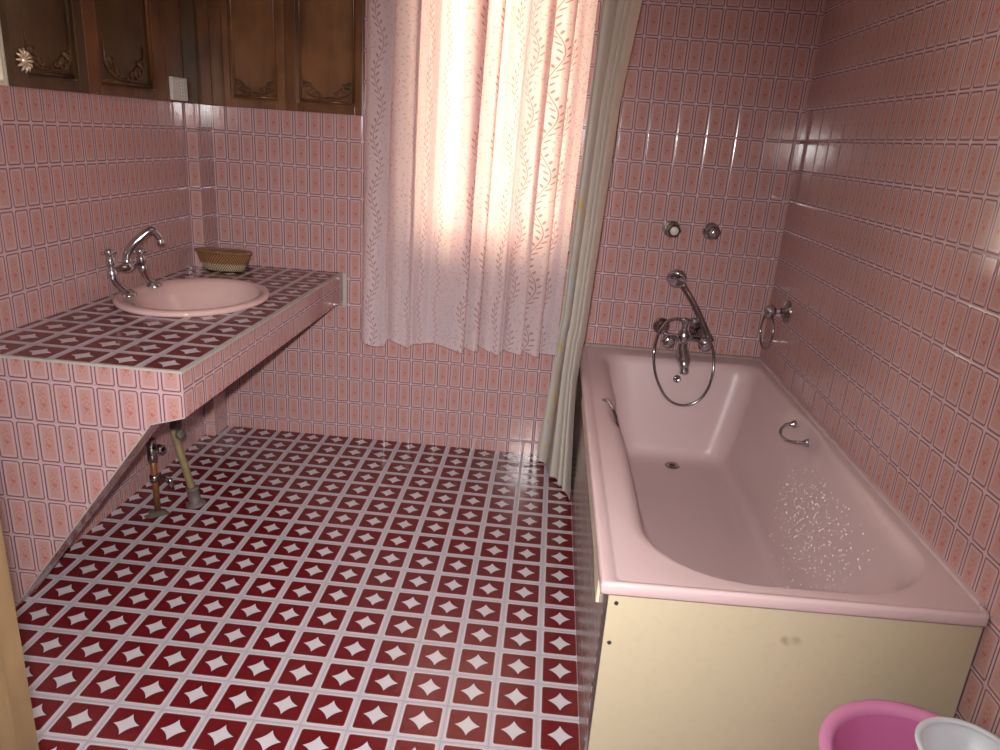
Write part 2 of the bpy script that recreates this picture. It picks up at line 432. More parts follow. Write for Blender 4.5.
# dark line where the bath meets the tiles
struct('trim_1', box(.15, XR, -.012, 0, .503, .512), M['ctrim'])
struct('trim_2', box(XR-.010, XR, -1.61, -.012, .503, .511), M['enamel'])

# ------------------------------------------------------------------ tiled vanity counter
CY0, CX1 = -12.39*P, -7.5*P
SC, SA, SB = Vector((-1.103, -.617)), .225, .262       # sink centre and half axes
def plate_hole(bm, x0, x1, y0, y1, z0, z1, c, a, b_, mit, mix_, miy):
    ang = [2*PI*k/64 for k in range(64)]
    for X_, Y_ in ((x0, y0), (x1, y0), (x0, y1), (x1, y1)): ang.append(math.atan2(Y_-c.y, X_-c.x) % (2*PI))
    ang = sorted(set(round(t, 6) for t in ang)); rings = []
    for z in (z1, z0):
        inn, out = [], []
        for t in ang:
            dx, dy = math.cos(t), math.sin(t)
            r = 1/math.sqrt((dx/a)**2+(dy/b_)**2); inn.append(bm.verts.new((c.x+dx*r, c.y+dy*r, z)))
            s_ = min([(x1-c.x)/dx if dx > 1e-9 else (x0-c.x)/dx if dx < -1e-9 else 1e9, (y1-c.y)/dy if dy > 1e-9 else (y0-c.y)/dy if dy < -1e-9 else 1e9])
            out.append(bm.verts.new((c.x+dx*s_, c.y+dy*s_, z)))
        rings.append((inn, out))
    n = len(ang); (i1, o1), (i0, o0) = rings
    for k in range(n):
        j = (k+1) % n
        bm.faces.new((i1[k], o1[k], o1[j], i1[j])).material_index = mit
        bm.faces.new((i0[k], i0[j], o0[j], o0[k])).material_index = miy
        f = bm.faces.new((o1[k], o0[k], o0[j], o1[j])); f.normal_update(); f.material_index = mix_ if abs(f.normal.x) > .5 else miy
        bm.faces.new((i1[k], i1[j], i0[j], i0[k])).material_index = miy
cnt = thing('tiled_counter', 'sloping-sided vanity counter clad in pink and red patterned tiles along left wall', 'counter', (-1.08, -.65, 0))
bm = bmesh.new()
# the slab is notched round the chase: main part plus the strip beside it
plate_hole(bm, XL+.001, CX1, CY0, CY-.001, .602, CT, SC, SA-.014, SB-.014, 2, 1, 0)
bx(bm, CX+.001, CX1, CY-.001, -.001, .602, CT)
for f in bm.faces:
    f.normal_update()
    if abs(f.normal.z) > .9 and f.calc_center_median().z > CT-.001: f.material_index = 2
    elif f.normal.x > .9: f.material_index = 1
obj('worktop', bm, [M['cx'], M['cy'], M['ctop']], cnt)
bm = bmesh.new()
prism(bm, [(CX1, .602), (-.88, .577), (-1.308, .001), (XL+.001, .001), (XL+.001, .602)], 1, CY0, CY0+.09)
by_normal(bm, 1, 0, 0)
obj('support_panel', bm, [M['cx'], M['cy']], cnt)
bm = bmesh.new()
e = .007
bx(bm, XL+.001, CX1+.003, CY0-.003, CY0+e, CT-.004, CT+.002, bev=.0015); bx(bm, CX1-e, CX1+.003, CY0+e, -.001, CT-.004, CT+.002, bev=.0015)
bx(bm, CX1+.0005, CX1+.016, -.006, -.001, .575, CT-.004, bev=.002)
obj('edge_strip', bm, M['edge'], cnt, label='grey mortar edge of the worktop')
# faint edge line along the cut of the support panel
bm = bmesh.new()
tube(bm, [(-1.306, CY0-.0005, .004), (-.880, CY0-.0005, .577), (CX1-.002, CY0-.0005, .602)], .0016, 6)
obj('cut_edge', bm, M['edge'], cnt)

# ------------------------------------------------------------------ sink
sk = thing('bathroom_sink', 'oval pink ceramic sink set into the red tiled counter', 'sink', (SC.x, SC.y, CT))
bm = bmesh.new()
k = SB/SA
prof = [(SA-.03, -.008), (SA-.006, -.001), (SA, .003), (SA+.001, .010), (SA-.005, .016), (SA-.014, .018), (SA-.030, .016), (SA-.040, .006), (SA-.052, -.03), (SA-.08, -.075), (SA-.12, -.108), (SA-.17, -.122), (.022, -.126)]
lathe(bm, [(r, h) for r, h in prof], (SC.x, SC.y, CT), n=72, sy=k)
lathe(bm, [(.022, -.126), (.022, -.15)], (SC.x, SC.y, CT), n=72, sy=k)
# tap ledge at the wall side: shift the inner bowl away from the wall
for v in bm.verts:
    dx, dy = v.co.x-SC.x, (v.co.y-SC.y)/k; r = math.hypot(dx, dy)
    if r < SA-.03: v.co.x += .026*min(1, (SA-.03-r)/.02)
    
obj('basin', bm, M['sink'], sk, True)
bm = bmesh.new(); lathe(bm, [(.0001, .004), (.016, .004), (.024, .001), (.024, -.003)], (SC.x+.03, SC.y, CT-.124), n=24)
obj('drain', bm, M['chrome'], sk, True)

# ------------------------------------------------------------------ basin mixer tap
fc = thing('basin_mixer_tap', 'chrome two-legged mixer tap with curved spout behind the oval sink', 'tap', (-1.275, -.66, CT))
Z0 = CT+.0145
def cross(bm, c, axis, r=.018):
    lathe(bm, [(.0001, .026), (.010, .024), (.0135, .016), (.010, .009), (.0075, .0)], c, axis, 16)
    ax = Vector(axis).normalized(); q = Vector((0, 0, 1)).rotation_difference(ax)
    for i in range(4):
        a = PI/4+PI/2*i; d_ = q@Vector((math.cos(a), math.sin(a), 0)); c0 = Vector(c)+ax*.015
        tube(bm, [c0, c0+d_*r], [.0055, .0042], 8)
        ball(bm, c0+d_*r, .0052, 8)
legs = [[(-1.27, -.705, Z0), (-1.27, -.722, .748), (-1.272, -.760, .778), (-1.274, -.775, .800), (-1.275, -.777, .845)],
        [(-1.27, -.557, Z0), (-1.27, -.567, .745), (-1.272, -.592, .762), (-1.275, -.606, .790), (-1.275, -.612, .825)]]
for i, lg in enumerate(legs):
    bm = bmesh.new(); tube(bm, smooth_path(lg, 6), .0095, 14)
    lathe(bm, [(.024, 0), (.023, .006), (.014, .012), (.011, .016)], (lg[0][0], lg[0][1], Z0), n=20)
    lathe(bm, [(.013, 0), (.014, .01), (.013, .024), (.010, .028)], (lg[3][0], lg[3][1], lg[3][2]-.005), n=16)
    L = obj('leg', bm, M['chrome'], fc, True)
    bm = bmesh.new(); top = lg[4]
    lathe(bm, [(.012, -.012), (.0145, 0), (.012, .012), (.008, .018)], top, (.0, -.1, 1), 16)
    cross(bm, (top[0], top[1]-.002, top[2]+.014), (.0, -.1, 1), .016)
    obj('handle', bm, M['chrome'], fc, True)
bm = bmesh.new()
tube(bm, [(-1.275, -.777, .822), (-1.275, -.612, .812)], .0085, 14)
lathe(bm, [(.010, -.02), (.016, -.012), (.016, .012), (.010, .02)], (-1.275, -.692, .817), (0, 1, 0), 16)
obj('bridge', bm, M['chrome'], fc, True)
bm = bmesh.new()
lathe(bm, [(.014, 0), (.015, .014), (.011, .02)], (-1.275, -.692, .826), n=16)
pth = smooth_path([(-1.275, -.692, .835), (-1.271, -.689, .860), (-1.2585, -.680, .883), (-1.2415, -.667, .904), (-1.2174, -.649, .926), (-1.205, -.640, .920), (-1.1965, -.633, .900)], 6)
tube(bm, pth, [.012+(.003*math.sin(i/len(pth)*PI)) - .003*i/len(pth) for i in range(len(pth))], 14)
lathe(bm, [(.011, 0), (.012, .004), (.012, .016), (.010, .018)], (-1.194, -.631, .884), (-.2, -.15, 1), 14)
obj('spout', bm, M['chrome'], fc, True)

# ------------------------------------------------------------------ basket
bk = thing('wicker_basket', 'small oval woven straw basket in the corner of the counter', 'basket', (-1.211, -.165, CT))
bm = bmesh.new(); h = .074
lathe(bm, [(.001, .003), (.070, .003), (.078, .006), (.086, .022), (.098, .046), (.107, h), (.102, h), (.092, .046), (.080, .022), (.070, .008), (.001, .008)], (-1.211, -.160, CT+.001), n=64, sy=.42, uv=True)
obj('body', bm, M['straw'], bk, True)
bm = bmesh.new()
for ph in (0, PI):
    pts = [(-1.211+(.105+.003*math.cos(24*t+ph))*math.cos(t), -.160+(.044+.003*math.cos(24*t+ph))*math.sin(t), CT+.075+.003*math.sin(24*t+ph)) for t in [2*PI*i/192 for i in range(192)]]
    tube(bm, pts, .0035, 6, closed=True)
obj('rim', bm, M['strawrim'], bk, True)

# ------------------------------------------------------------------ plumbing under the counter
dp = thing('drain_pipe', 'stained yellowish drain pipe leaning from under sink to floor', 'pipe', (-1.113, -.68, 0))
bm = bmesh.new(); tube(bm, smooth_path([(-1.125, -.64, .585), (-1.135, -.65, .45), (-1.158, -.68, .33), (-1.174, -.68, .272), (-1.166, -.68, .225), (-1.146, -.68, .14), (-1.127, -.68, .06)], 6), .0125, 16)
obj('pipe', bm, M['pvc'], dp, True)
bm = bmesh.new(); lathe(bm, [(.034, 0), (.031, .008), (.020, .014), (.0195, .055), (.0215, .057), (.0215, .066), (.013, .067)], (-1.117, -.68, .0005), (-.14, 0, 1), 20)
obj('floor_socket', bm, M['pvcd'], dp, True, 'dark grey floor socket')
bm = bmesh.new(); lathe(bm, [(.013, -.022), (.0185, -.018), (.0185, .016), (.0135, .02)], (-1.166, -.68, .30), (.2, 0, 1), 16)
lathe(bm, [(.013, 0), (.016, .003), (.016, .018), (.01, .02)], (-1.158, -.685, .262), (.9, -.3, .2), 14)
obj('coupling', bm, M['pvcd'], dp, True)
cp = thing('water_pipe', 'copper water pipe with a small valve, left of drain pipe', 'pipe', (-1.2146, -.75, 0))
bm = bmesh.new(); tube(bm, [(-1.2146, -.75, 0.0), (-1.2155, -.75, .14), (-1.2175, -.75, .235)], .010, 14)
tube(bm, smooth_path([(-1.2175, -.75, .262), (-1.222, -.745, .32), (-1.245, -.72, .45), (-1.26, -.70, .585)], 5), .006, 10)
obj('pipe', bm, M['copper'], cp, True)
bm = bmesh.new(); lathe(bm, [(.011, -.05), (.015, -.045), (.015, -.02), (.013, 0), (.016, .01), (.016, .03), (.009, .034)], (-1.2172, -.75, .235), (0, 0, 1), 14)
lathe(bm, [(.010, 0), (.010, .026), (.014, .028), (.014, .046), (.008, .048)], (-1.2172, -.75, .24), (1, -.25, .0), 12)
obj('valve', bm, M['chromed'], cp, True)
bm = bmesh.new(); lathe(bm, [(.009, -.012), (.015, -.01), (.015, .012), (.009, .014)], (-1.2162, -.75, .125), (0, 0, 1), 12)
obj('fitting', bm, M['chromed'], cp, True)
bm = bmesh.new(); tube(bm, smooth_path([(-1.205, -.75, .130), (-1.185, -.752, .132), (-1.163, -.752, .118)], 4), .006, 10)
lathe(bm, [(.004, 0), (.009, .003), (.008, .03), (.003, .034)], (-1.158, -.752, .098), (-.12, 0, 1), 12)
obj('branch_tap', bm, M['chromed'], cp, True)
# crumbled mortar round the pipe feet
mt, nt, b = newmat('dirty_mortar'); vec, X = coords(nt); c = mix(nt, noise(nt, vec, 50, 4), (.05, .04, .035), (.17, .13, .10)); nt.links.new(c, b.inputs['Base Color']); b.inputs['Roughness'].default_value = .9; bump(nt, noise(nt, vec, 80, 4), .8, .004, b)
for (mx, my, ra, lb) in ((-1.2146, -.762, .034, 'small heap of dirty mortar at the foot of the copper pipe'), ):
    bm = bmesh.new(); n = 28; rings = []
    for j, (r, hh) in enumerate(((1, .0004), (.8, .003), (.5, .006), (.2, .008))):
        rings.append([bm.verts.new((mx+math.cos(2*PI*i/n)*ra*r*(1+.25*math.sin(3*2*PI*i/n+1)+.1*math.sin(7*2*PI*i/n)), my+math.sin(2*PI*i/n)*ra*1.0*r*(1+.2*math.sin(2*2*PI*i/n)), hh)) for i in range(n)])
    for a_, b_ in zip(rings, rings[1:]):
        for i in range(n): bm.faces.new((a_[i], a_[(i+1) % n], b_[(i+1) % n], b_[i]))
    bm.faces.new(rings[-1])
    tag(obj('mortar_patch', bm, mt, None, True), lb, 'mortar')

# ------------------------------------------------------------------ wooden panelling
def scroll(bm, f, sgn, sc=1.0, r=.0042):
    """carved rococo corner, f maps (u, v) to 3-D; mirrored with sgn"""
    def sp(cu, cv, r0, turns, a0, dr):
        pts = []
        for i in range(26):
            t = i/25; a = a0+turns*2*PI*t; rr_ = r0*(1-dr*t)
            pts.append(f((cu+math.cos(a)*rr_)*sgn*sc, (cv+math.sin(a)*rr_)*sc))
        tube(bm, pts, [r*(1-.5*i/25) for i in range(26)], 6)
    sp(.058, .018, .017, 1.3, PI*.5, .8); sp(.082, .045, .014, 1.2, -PI*.5, .8); sp(.030, .012, .010, 1.1, 0, .7)
    tube(bm, [f(x_*sgn*sc, y_*sc) for x_, y_ in ((0, .002), (.02, .000), (.045, .001), (.070, .012), (.088, .030), (.092, .055), (.094, .09))], r*.9, 6)
    for i in range(5):
        a = .5+i*.42; c0 = (.07, .03)
        tube(bm, [f((c0[0]+math.cos(a)*.005)*sgn*sc, (c0[1]+math.sin(a)*.005)*sc), f((c0[0]+math.cos(a)*.022)*sgn*sc, (c0[1]+math.sin(a)*.022)*sc)], [r*.4, r*.9], 6)
ZT = 2.2
def panel(name, label, fr, a0, a1, p0, p1, mats, group, zrec, extra=None, sc=1.0):
    """fr(a, d, z): a along the wall, d out of the wall. a0..a1 outer, p0..p1 recess"""
    t = thing(name, label, 'panelling', fr((a0+a1)/2, 0, LZ), group)
    def q(a, b_, d0, d1, z0, z1, bm, bev=0):
        A, B = fr(a, d0, z0), fr(b_, d1, z1)
        x0, x1 = sorted((A[0], B[0])); y0, y1 = sorted((A[1], B[1])); bx(bm, x0, x1, y0, y1, z0, z1, bev=bev)
    bm = bmesh.new()
    q(a0, p0, .001, .022, LZ, ZT, bm, .003); q(p1, a1, .001, .022, LZ, ZT, bm, .003); q(p0, p1, .001, .022, LZ, zrec, bm, .003); q(p0, p1, .001, .022, ZT-.06, ZT, bm, .003)
    obj('frame', bm, mats[0], t)
    bm = bmesh.new(); q(p0-.004, p1+.004, .001, .008, zrec-.004, ZT-.056, bm)
    obj('inset_board', bm, mats[1], t)
    bm = bmesh.new()
    for a in (p0+.010, p1-.010): tube(bm, [fr(a, .012, zrec+.010), fr(a, .012, ZT-.07)], .0055, 8)
    tube(bm, [fr(p0+.010, .012, zrec+.010), fr(p1-.010, .012, zrec+.010)], .0055, 8)
    obj('moulding', bm, mats[0], t, True)
    bm = bmesh.new(); cc = (p0+p1)/2
    for sgn in (1, -1): scroll(bm, lambda u, v: Vector(fr(cc+u, .011, zrec+.022+v)), sgn, (p1-p0)/.21*sc)
    obj('carving', bm, M['carve'], t, True)
    return t
fb = lambda a, d, z: (a, -d, z)                       # on the back wall
flw = lambda a, d, z: (XL+d, a, z)                    # on the left wall
gp = None
panel('wooden_panel', 'brown carved wooden panel on the back wall nearest the corner post', fb, -1.240, -1.006, -1.215, -1.038, (M['wood2'], M['wood2']), gp, LZ+.030)
panel('wooden_panel', 'reddish carved wooden panel on the back wall beside the lace curtain', fb, -1.005, -.714, -.962, -.742, (M['wood'], M['wood2']), gp, LZ+.030)
panel('wooden_panel', 'dark carved wooden panel on left wall with a bright rosette at its corner', flw, -.998, -.700, -.950, -.742, (M['woodd'], M['woodd']), gp, LZ+.030)
panel('wooden_panel', 'dark glossy carved wooden panel on left wall next to the white socket', flw, -.699, -.268, -.640, -.330, (M['wood'], M['woodd']), gp, LZ+.030, sc=.8)
# corner posts
t = thing('corner_post', 'brown wooden post above the tiled corner beside the white socket', 'post', (XL, -.16, LZ))
bm = bmesh.new(); bx(bm, XL+.001, XL+.020, -.258, CY-.026, LZ, ZT, bev=.003); obj('post_board', bm, M['wood'], t)
bm = bmesh.new(); bx(bm, XL+.001, CX+.024, CY-.024, CY-.001, LZ, ZT, bev=.003); obj('post_front', bm, M['woodd'], t)
bm = bmesh.new(); bx(bm, CX+.001, CX+.022, CY+.001, -.023, LZ, ZT, bev=.004); obj('post_side', bm, M['wood2'], t)
bm = bmesh.new(); bx(bm, CX+.001, -1.241, -.021, -.001, LZ, ZT, bev=.004); obj('post_return', bm, M['wood'], t)
# rosette, carved and bright with the flash
t = thing('carved_rosette', 'shiny carved flower rosette on the dark wooden panel, far left', 'ornament', (XL+.022, -.962, 1.378))
bm = bmesh.new()
for i in range(12):
    a = 2*PI*i/12; c0 = Vector((XL+.025, -.962, 1.378)); d_ = Vector((0, math.cos(a), math.sin(a)))
    tube(bm, [c0+d_*.010, c0+d_*.019+Vector((.004, 0, 0)), c0+d_*.029], [.0015, .0042, .002], 8)
obj('petals', bm, M['gilt'], t, True)
bm = bmesh.new(); lathe(bm, [(.010, 0), (.009, .006), (.0001, .010)], (XL+.022, -.962, 1.378), (1, 0, 0), 16); obj('centre', bm, M['gilt'], t, True)

# white socket at the foot of the corner post
so = thing('wall_socket', 'white plastic wall socket above the tiles near the corner', 'socket', (XL+.02, -.187, LZ))
bm = bmesh.new(); bx(bm, XL+.0205, XL+.034, -.245, -.140, LZ+.006, LZ+.082, bev=.004, seg=3); obj('plate', bm, M['socket'], so)
bm = bmesh.new()
for i in range(3): bx(bm, XL+.034, XL+.037, -.192+i*.016, -.182+i*.016, LZ+.018, LZ+.070, bev=.001)
obj('ribs', bm, M['socket'], so)
bm = bmesh.new()
for i in range(5): bx(bm, XL+.0335, XL+.0355, -.195, -.148, LZ+.020+i*.011, LZ+.024+i*.011)
obj('slots', bm, M['socketd'], so, label='dark slots')

# ------------------------------------------------------------------ lace curtain
def cloth(name, fn, nu, nv, mat, width, height):
    bm = bmesh.new(); L = bm.loops.layers.uv.verify(); g = []
    for j in range(nv+1): g.append([bm.verts.new(fn(i/nu, j/nv)) for i in range(nu+1)])
    for j in range(nv):
        for i in range(nu):
            f = bm.faces.new((g[j][i], g[j][i+1], g[j+1][i+1], g[j+1][i]))
            for l, (a, b_) in zip(f.loops, ((i, j), (i+1, j), (i+1, j+1), (i, j+1))): l[L].uv = (a/nu*width, b_/nv*height)
    return obj(name, bm, mat, None, True)
rf = random.Random(3)
fold = [(rf.uniform(.8, 1.2), rf.uniform(0, 2*PI)) for _ in range(4)]
def lace(u, v):
    z = .462+v*1.60
    l = -.698+.018*min(v/.8, 1.); r = .082+.036*v
    ph = 2*PI*(7.2*u+.50*math.sin(2*PI*u*1.3+.6)+.22*math.sin(2*PI*u*3.1+2+v*.5))
    amp = (.014+.006*math.sin(2*PI*u*2.3+1))*(1-.15*v)
    y = -.092+amp*math.sin(ph)+.004*math.sin(2.3*ph+v*3)
    x = l+(r-l)*u+amp*2.2*math.sin(ph+1.9+.5*math.sin(v*3))*(.55+.45*v)*math.sin(PI*min(1, max(0, (u if u < .5 else 1-u)*12))/2)
    z += (1-v)**8*(-.010*math.cos(ph)-.005*math.sin(2*PI*u*4.5)) + .010*u*(1-v)
    return (x, y, z)
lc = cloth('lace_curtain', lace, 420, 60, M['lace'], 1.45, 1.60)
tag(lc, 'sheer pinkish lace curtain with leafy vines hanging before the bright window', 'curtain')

# ------------------------------------------------------------------ shower curtain
def interp(tab, z):
    for (z0, x0), (z1, x1) in zip(tab, tab[1:]):
        if z <= z1: return x0+(x1-x0)*(z-z0)/(z1-z0)
    return tab[-1][1]
LT = [(0, .046), (.26, .068), (.48, .083), (.92, .097), (1.42, .113), (1.75, .12), (2.3, .13)]
RT = [(0, .184), (.33, .166), (.46, .161), (.56, .166), (.97, .183), (1.41, .200), (1.7, .232), (2.3, .27)]
def shower(u, v):
    z = .012+v*2.19
    xl, xr = interp(LT, z), interp(RT, z)
    ph = 2*PI*(4.3*u+.35*math.sin(2*PI*u*1.4+v*.8))
    am = .017*(.5+.5*math.sin(PI*min(1, u*1.0+.12)))*(1-.3*v)
    x = xl+(xr-xl)*(u**.9)+am*math.sin(ph)*.8*(1-u*.75)
    y = -.052-.35*u+am*math.cos(ph)*.9
    if u < .3: y -= .07*(1-u/.3)*max(0, min(1, (z-.4)*5))
    return (x-(.004 if z < .6 else 0), y, z)
sc_ = cloth('shower_curtain', shower, 240, 60, M['shower'], .62, 2.19)
tag(sc_, 'long greyish cream shower curtain gathered at the head of the bath', 'curtain')

# ------------------------------------------------------------------ bathtub
TX0, TX1, TY0, TY1, TZ = .172, XR-.002, -1.660, -.002, .503
tb = thing('bathtub', 'pink enamelled bathtub built against the right wall', 'bathtub', ((TX0+TX1)/2, -.85, 0))
def rrect(x0, x1, y0, y1, r, nc=12, ne=22):
    r4 = r if isinstance(r, (tuple, list)) else (r,)*4       # (x1y1, x0y1, x0y0, x1y0)
    cs = [(x1, y1, 0), (x0, y1, PI/2), (x0, y0, PI), (x1, y0, 1.5*PI)]; pts = []; arcs = []
    for (cx, cy, a0), rr_ in zip(cs, r4):
        ox = cx-rr_ if cx == x1 else cx+rr_; oy = cy-rr_ if cy == y1 else cy+rr_
        arcs.append([(ox+math.cos(a0+PI/2*k/nc)*rr_, oy+math.sin(a0+PI/2*k/nc)*rr_) for k in range(nc+1)])
    for i in range(4):
        pts += arcs[i]; a, b_ = arcs[i][-1], arcs[(i+1) % 4][0]
        pts += [(a[0]+(b_[0]-a[0])*k/ne, a[1]+(b_[1]-a[1])*k/ne) for k in range(1, ne)]
    return pts
bm = bmesh.new()
secs = [ # x0, x1, y0, y1, z, radii
 (TX0+.014, TX1, TY0+.010, TY1, TZ-.026, .004), (TX0+.002, TX1, TY0+.002, TY1, TZ-.026, .006), (TX0, TX1, TY0, TY1, TZ-.022, .008), (TX0, TX1, TY0, TY1, TZ-.007, .008), (TX0+.003, TX1, TY0+.003, TY1, TZ-.001, .008), (TX0+.008, TX1, TY0+.006, TY1, TZ, .008),
 (TX0+.026, TX1-.004, TY0+.012, TY1-.004, TZ, .012), (TX0+.029, TX1-.005, TY0+.014, TY1-.006, TZ-.003, .014), (TX0+.034, TX1-.008, TY0+.017, TY1-.010, TZ-.003, .016),
 (.236, .866, -1.622, -.080, TZ-.003, (.06, .06, .24, .22)), (.248, .862, -1.617, -.086, TZ-.004, (.065, .065, .23, .21)), (.262, .857, -1.610, -.094, TZ-.008, (.07, .07, .22, .20)), (.274, .850, -1.602, -.102, TZ-.016, (.075, .075, .21, .20)), (.282, .843, -1.597, -.108, TZ-.03, (.08, .08, .20, .20)), (.287, .838, -1.592, -.112, TZ-.045, (.08, .08, .20, .20)),
]
wall = [(t, .287+(.352-.287)*t**1.2, .838-(.838-.765)*t**1.15, -1.592+(.251)*t**1.1, -.112-.076*t, TZ-.045-(.300)*t) for t in [i/14 for i in range(1, 15)]]
for t, a, b_, c0, c1, z in wall: secs.append((a, b_, c0, c1, z, (.08, .08, .20-.05*t, .20-.05*t)))
a, b_, c0, c1, z = wall[-1][1:]
secs += [(a+.010, b_-.014, c0+.04, c1-.012, z-.018, (.08, .08, .14, .14)), (a+.028, b_-.035, c0+.10, c1-.030, z-.028, (.07, .07, .12, .12)), (a+.07, b_-.075, c0+.25, c1-.07, z-.032, (.05, .05, .08, .08)), (a+.12, b_-.13, c0+.5, c1-.15, z-.035, (.03, .03, .05, .05))]
rings = [[bm.verts.new((x, y, s_[4])) for x, y in rrect(*s_[:4], s_[5])] for s_ in secs]
n = len(rings[0])
for A, B in zip(rings, rings[1:]):
    for k in range(n): bm.faces.new((A[k], A[(k+1) % n], B[(k+1) % n], B[k]))
bm.faces.new(rings[-1]); 
# hand-grip hollows pressed into both long sides
for v in bm.verts:
    for sx, cx in ((1, .835), (-1, .292)):
        if abs(v.co.x-cx) < (.04 if sx > 0 else .06) and .30 < v.co.z < TZ-.001:
            d2 = ((v.co.y+.70)/.115)**4+((v.co.z-.455)/.045)**4
            v.co.x += sx*.026*math.exp(-d2)
for v in bm.verts: v.co.y += .020*(v.co.x-TX0)/(TX1-TX0)*max(0, -v.co.y-1.2)/.46
bmesh.ops.recalc_face_normals(bm, faces=bm.faces)
ob = obj('tub_shell', bm, M['enamel'], tb, True)
bm = bmesh.new(); lathe(bm, [(.001, .001), (.012, .001), (.018, .004), (.026, .003), (.029, .0)], (.562, -.262, .127), n=28); obj('drain', bm, M['chromed'], tb, True, 'worn round metal drain')
bm = bmesh.new(); lathe(bm, [(.0001, .0005), (.011, .0005)], (.562, -.262, .1285), n=20); obj('drain_hole', bm, M['dark'], tb)
bm = bmesh.new(); lathe(bm, [(.015, 0), (.0145, .003), (.009, .004), (.006, .002), (.0001, .002)], (.557, -.129, .433), (0, -1, .15), 24)
lathe(bm, [(.0045, 0), (.004, .010), (.0001, .011)], (.555, -.131, .433), (0, -1, .1), 12); obj('overflow', bm, M['chromed'], tb, True, 'small metal overflow rosette')
def grip(pts, name):
    bm = bmesh.new(); q = smooth_path(pts, 6); tube(bm, q, .0052, 12)
    for e_, d_ in ((pts[0], Vector(pts[1])-Vector(pts[0])), (pts[-1], Vector(pts[-2])-Vector(pts[-1]))):
        lathe(bm, [(.013, -.004), (.012, .004), (.008, .010), (.006, .016)], e_, d_, 14)
    obj(name, bm, M['chrome'], tb, True)
grip([(.846, -.625, .472), (.822, -.628, .470), (.803, -.640, .455), (.797, -.668, .445), (.801, -.715, .450), (.815, -.755, .462), (.842, -.768, .468)], 'grip_handle')
grip([(.240, -.640, .494), (.243, -.650, .506), (.248, -.670, .509), (.258, -.705, .503), (.266, -.735, .492), (.270, -.755, .480), (.268, -.765, .466)], 'grip_handle')
# front and side boards
bm = box(.190, XR-.004, -1.650, -1.640, .001, TZ-.028, bev=.001)
for v in bm.verts: v.co.y += .020*(v.co.x-TX0)/(TX1-TX0)
fp = obj('front_board', bm, M['board'], tb, label='pale yellow painted front board')
for x_, z_ in ((.206, .455), (.203, .365)):
    bm = bmesh.new(); lathe(bm, [(.0045, 0), (.0040, .0015), (.0001, .002)], (x_, -1.650, z_), (0, -1, 0), 12)
    o = obj('screw', bm, M['dark'], fp); 
bm = box(.186, .1895, -1.640, -.40, .001, TZ-.028); obj('side_board', bm, M['side'], tb, label='glossy grey side board mirroring the floor')
bm = box(.186, .1895, -.40, -.003, .001, TZ-.028); obj('side_board', bm, M['side'], tb)
bm = bmesh.new(); bx(bm, .182, .1885, -1.6525, -1.637, .001, TZ-.028, bev=.001); obj('corner_profile', bm, M['chromed'], tb, label='metal corner strip')
bm = bmesh.new(); prism(bm, [(-1.56, TZ-.028), (-.45, TZ-.028), (-.45, TZ-.085), (-1.40, TZ-.090), (-1.55, TZ-.12)], 0, .179, .1855); obj('skirt_strip', bm, M['cream'], tb, label='cream strip under the rim')
# droplets left on the sloping side
bm = bmesh.new(); rd = random.Random(11); cnt_ = 0
bvh = None
from mathutils.bvhtree import BVHTree
tbm = bmesh.new(); tbm.from_mesh(ob.data); bvh = BVHTree.FromBMesh(tbm)
for i in range(520):
    y_ = rd.gauss(-1.0, .17); z_ = rd.gauss(.31, .075)
    if not (-1.5 < y_ < -.74 and .14 < z_ < .455): continue
    hit = bvh.ray_cast(Vector((.56, y_, z_)), Vector((1, 0, 0)))
    if hit[0] is None: continue
    nrm = hit[1] if hit[1].x < 0 else -hit[1]; r = rd.uniform(.001, .003)
    q = Vector((0, 0, 1)).rotation_difference(nrm)
    lathe(bm, [(r, 0), (r*.8, r*.35), (r*.45, r*.6), (.0001, r*.7)], hit[0]+nrm*.0002, nrm, 7)
tbm.free()
M['drop'] = plain('water_droplet', (.85, .80, .80), .05, 0, 0, **{'Coat Weight': 1.})
dr = obj('water_droplets', bm, M['drop'], None, True); tag(dr, 'scatter of tiny water droplets on the inner right side of bathtub', 'water droplets'); dr['kind'] = 'stuff'

# ------------------------------------------------------------------ wall valves over the bath
for (x_, z_, lb, jewel) in ((.4787, .986, 'round chrome stop valve with pale button, left of the pair', True), (.625, .9897, 'round chrome stop valve, right one of the pair', False)):
    t = thing('stop_valve', lb, 'valve', (x_, 0, z_))
    bm = bmesh.new(); lathe(bm, [(.0330, .001), (.0325, .004), (.026, .012), (.014, .018), (.012, .026)], (x_, 0, z_), (0, -1, 0), 28); obj('wall_flange', bm, M['chrome'], t, True)
    bm = bmesh.new(); n = 6
    lathe(bm, [(.012, .022), (.023, .027), (.0265, .036), (.0265, .050), (.022, .060), (.015, .062)], (x_, 0, z_), (0, -1, 0), 32)
    for v in bm.verts:
        a = math.atan2(v.co.z-z_, v.co.x-x_); r = math.hypot(v.co.z-z_, v.co.x-x_)
        if r > .02: k_ = 1+.07*math.cos(6*a); v.co.x = x_+(v.co.x-x_)*k_; v.co.z = z_+(v.co.z-z_)*k_
    obj('knob', bm, M['chromed'], t, True)
    bm = bmesh.new(); lathe(bm, [(.0155, .058), (.0155, .064), (.012, .067), (.0001, .068)], (x_, 0, z_), (0, -1, 0), 24); obj('cap', bm, M['socket'] if jewel else M['chrome'], t, True)

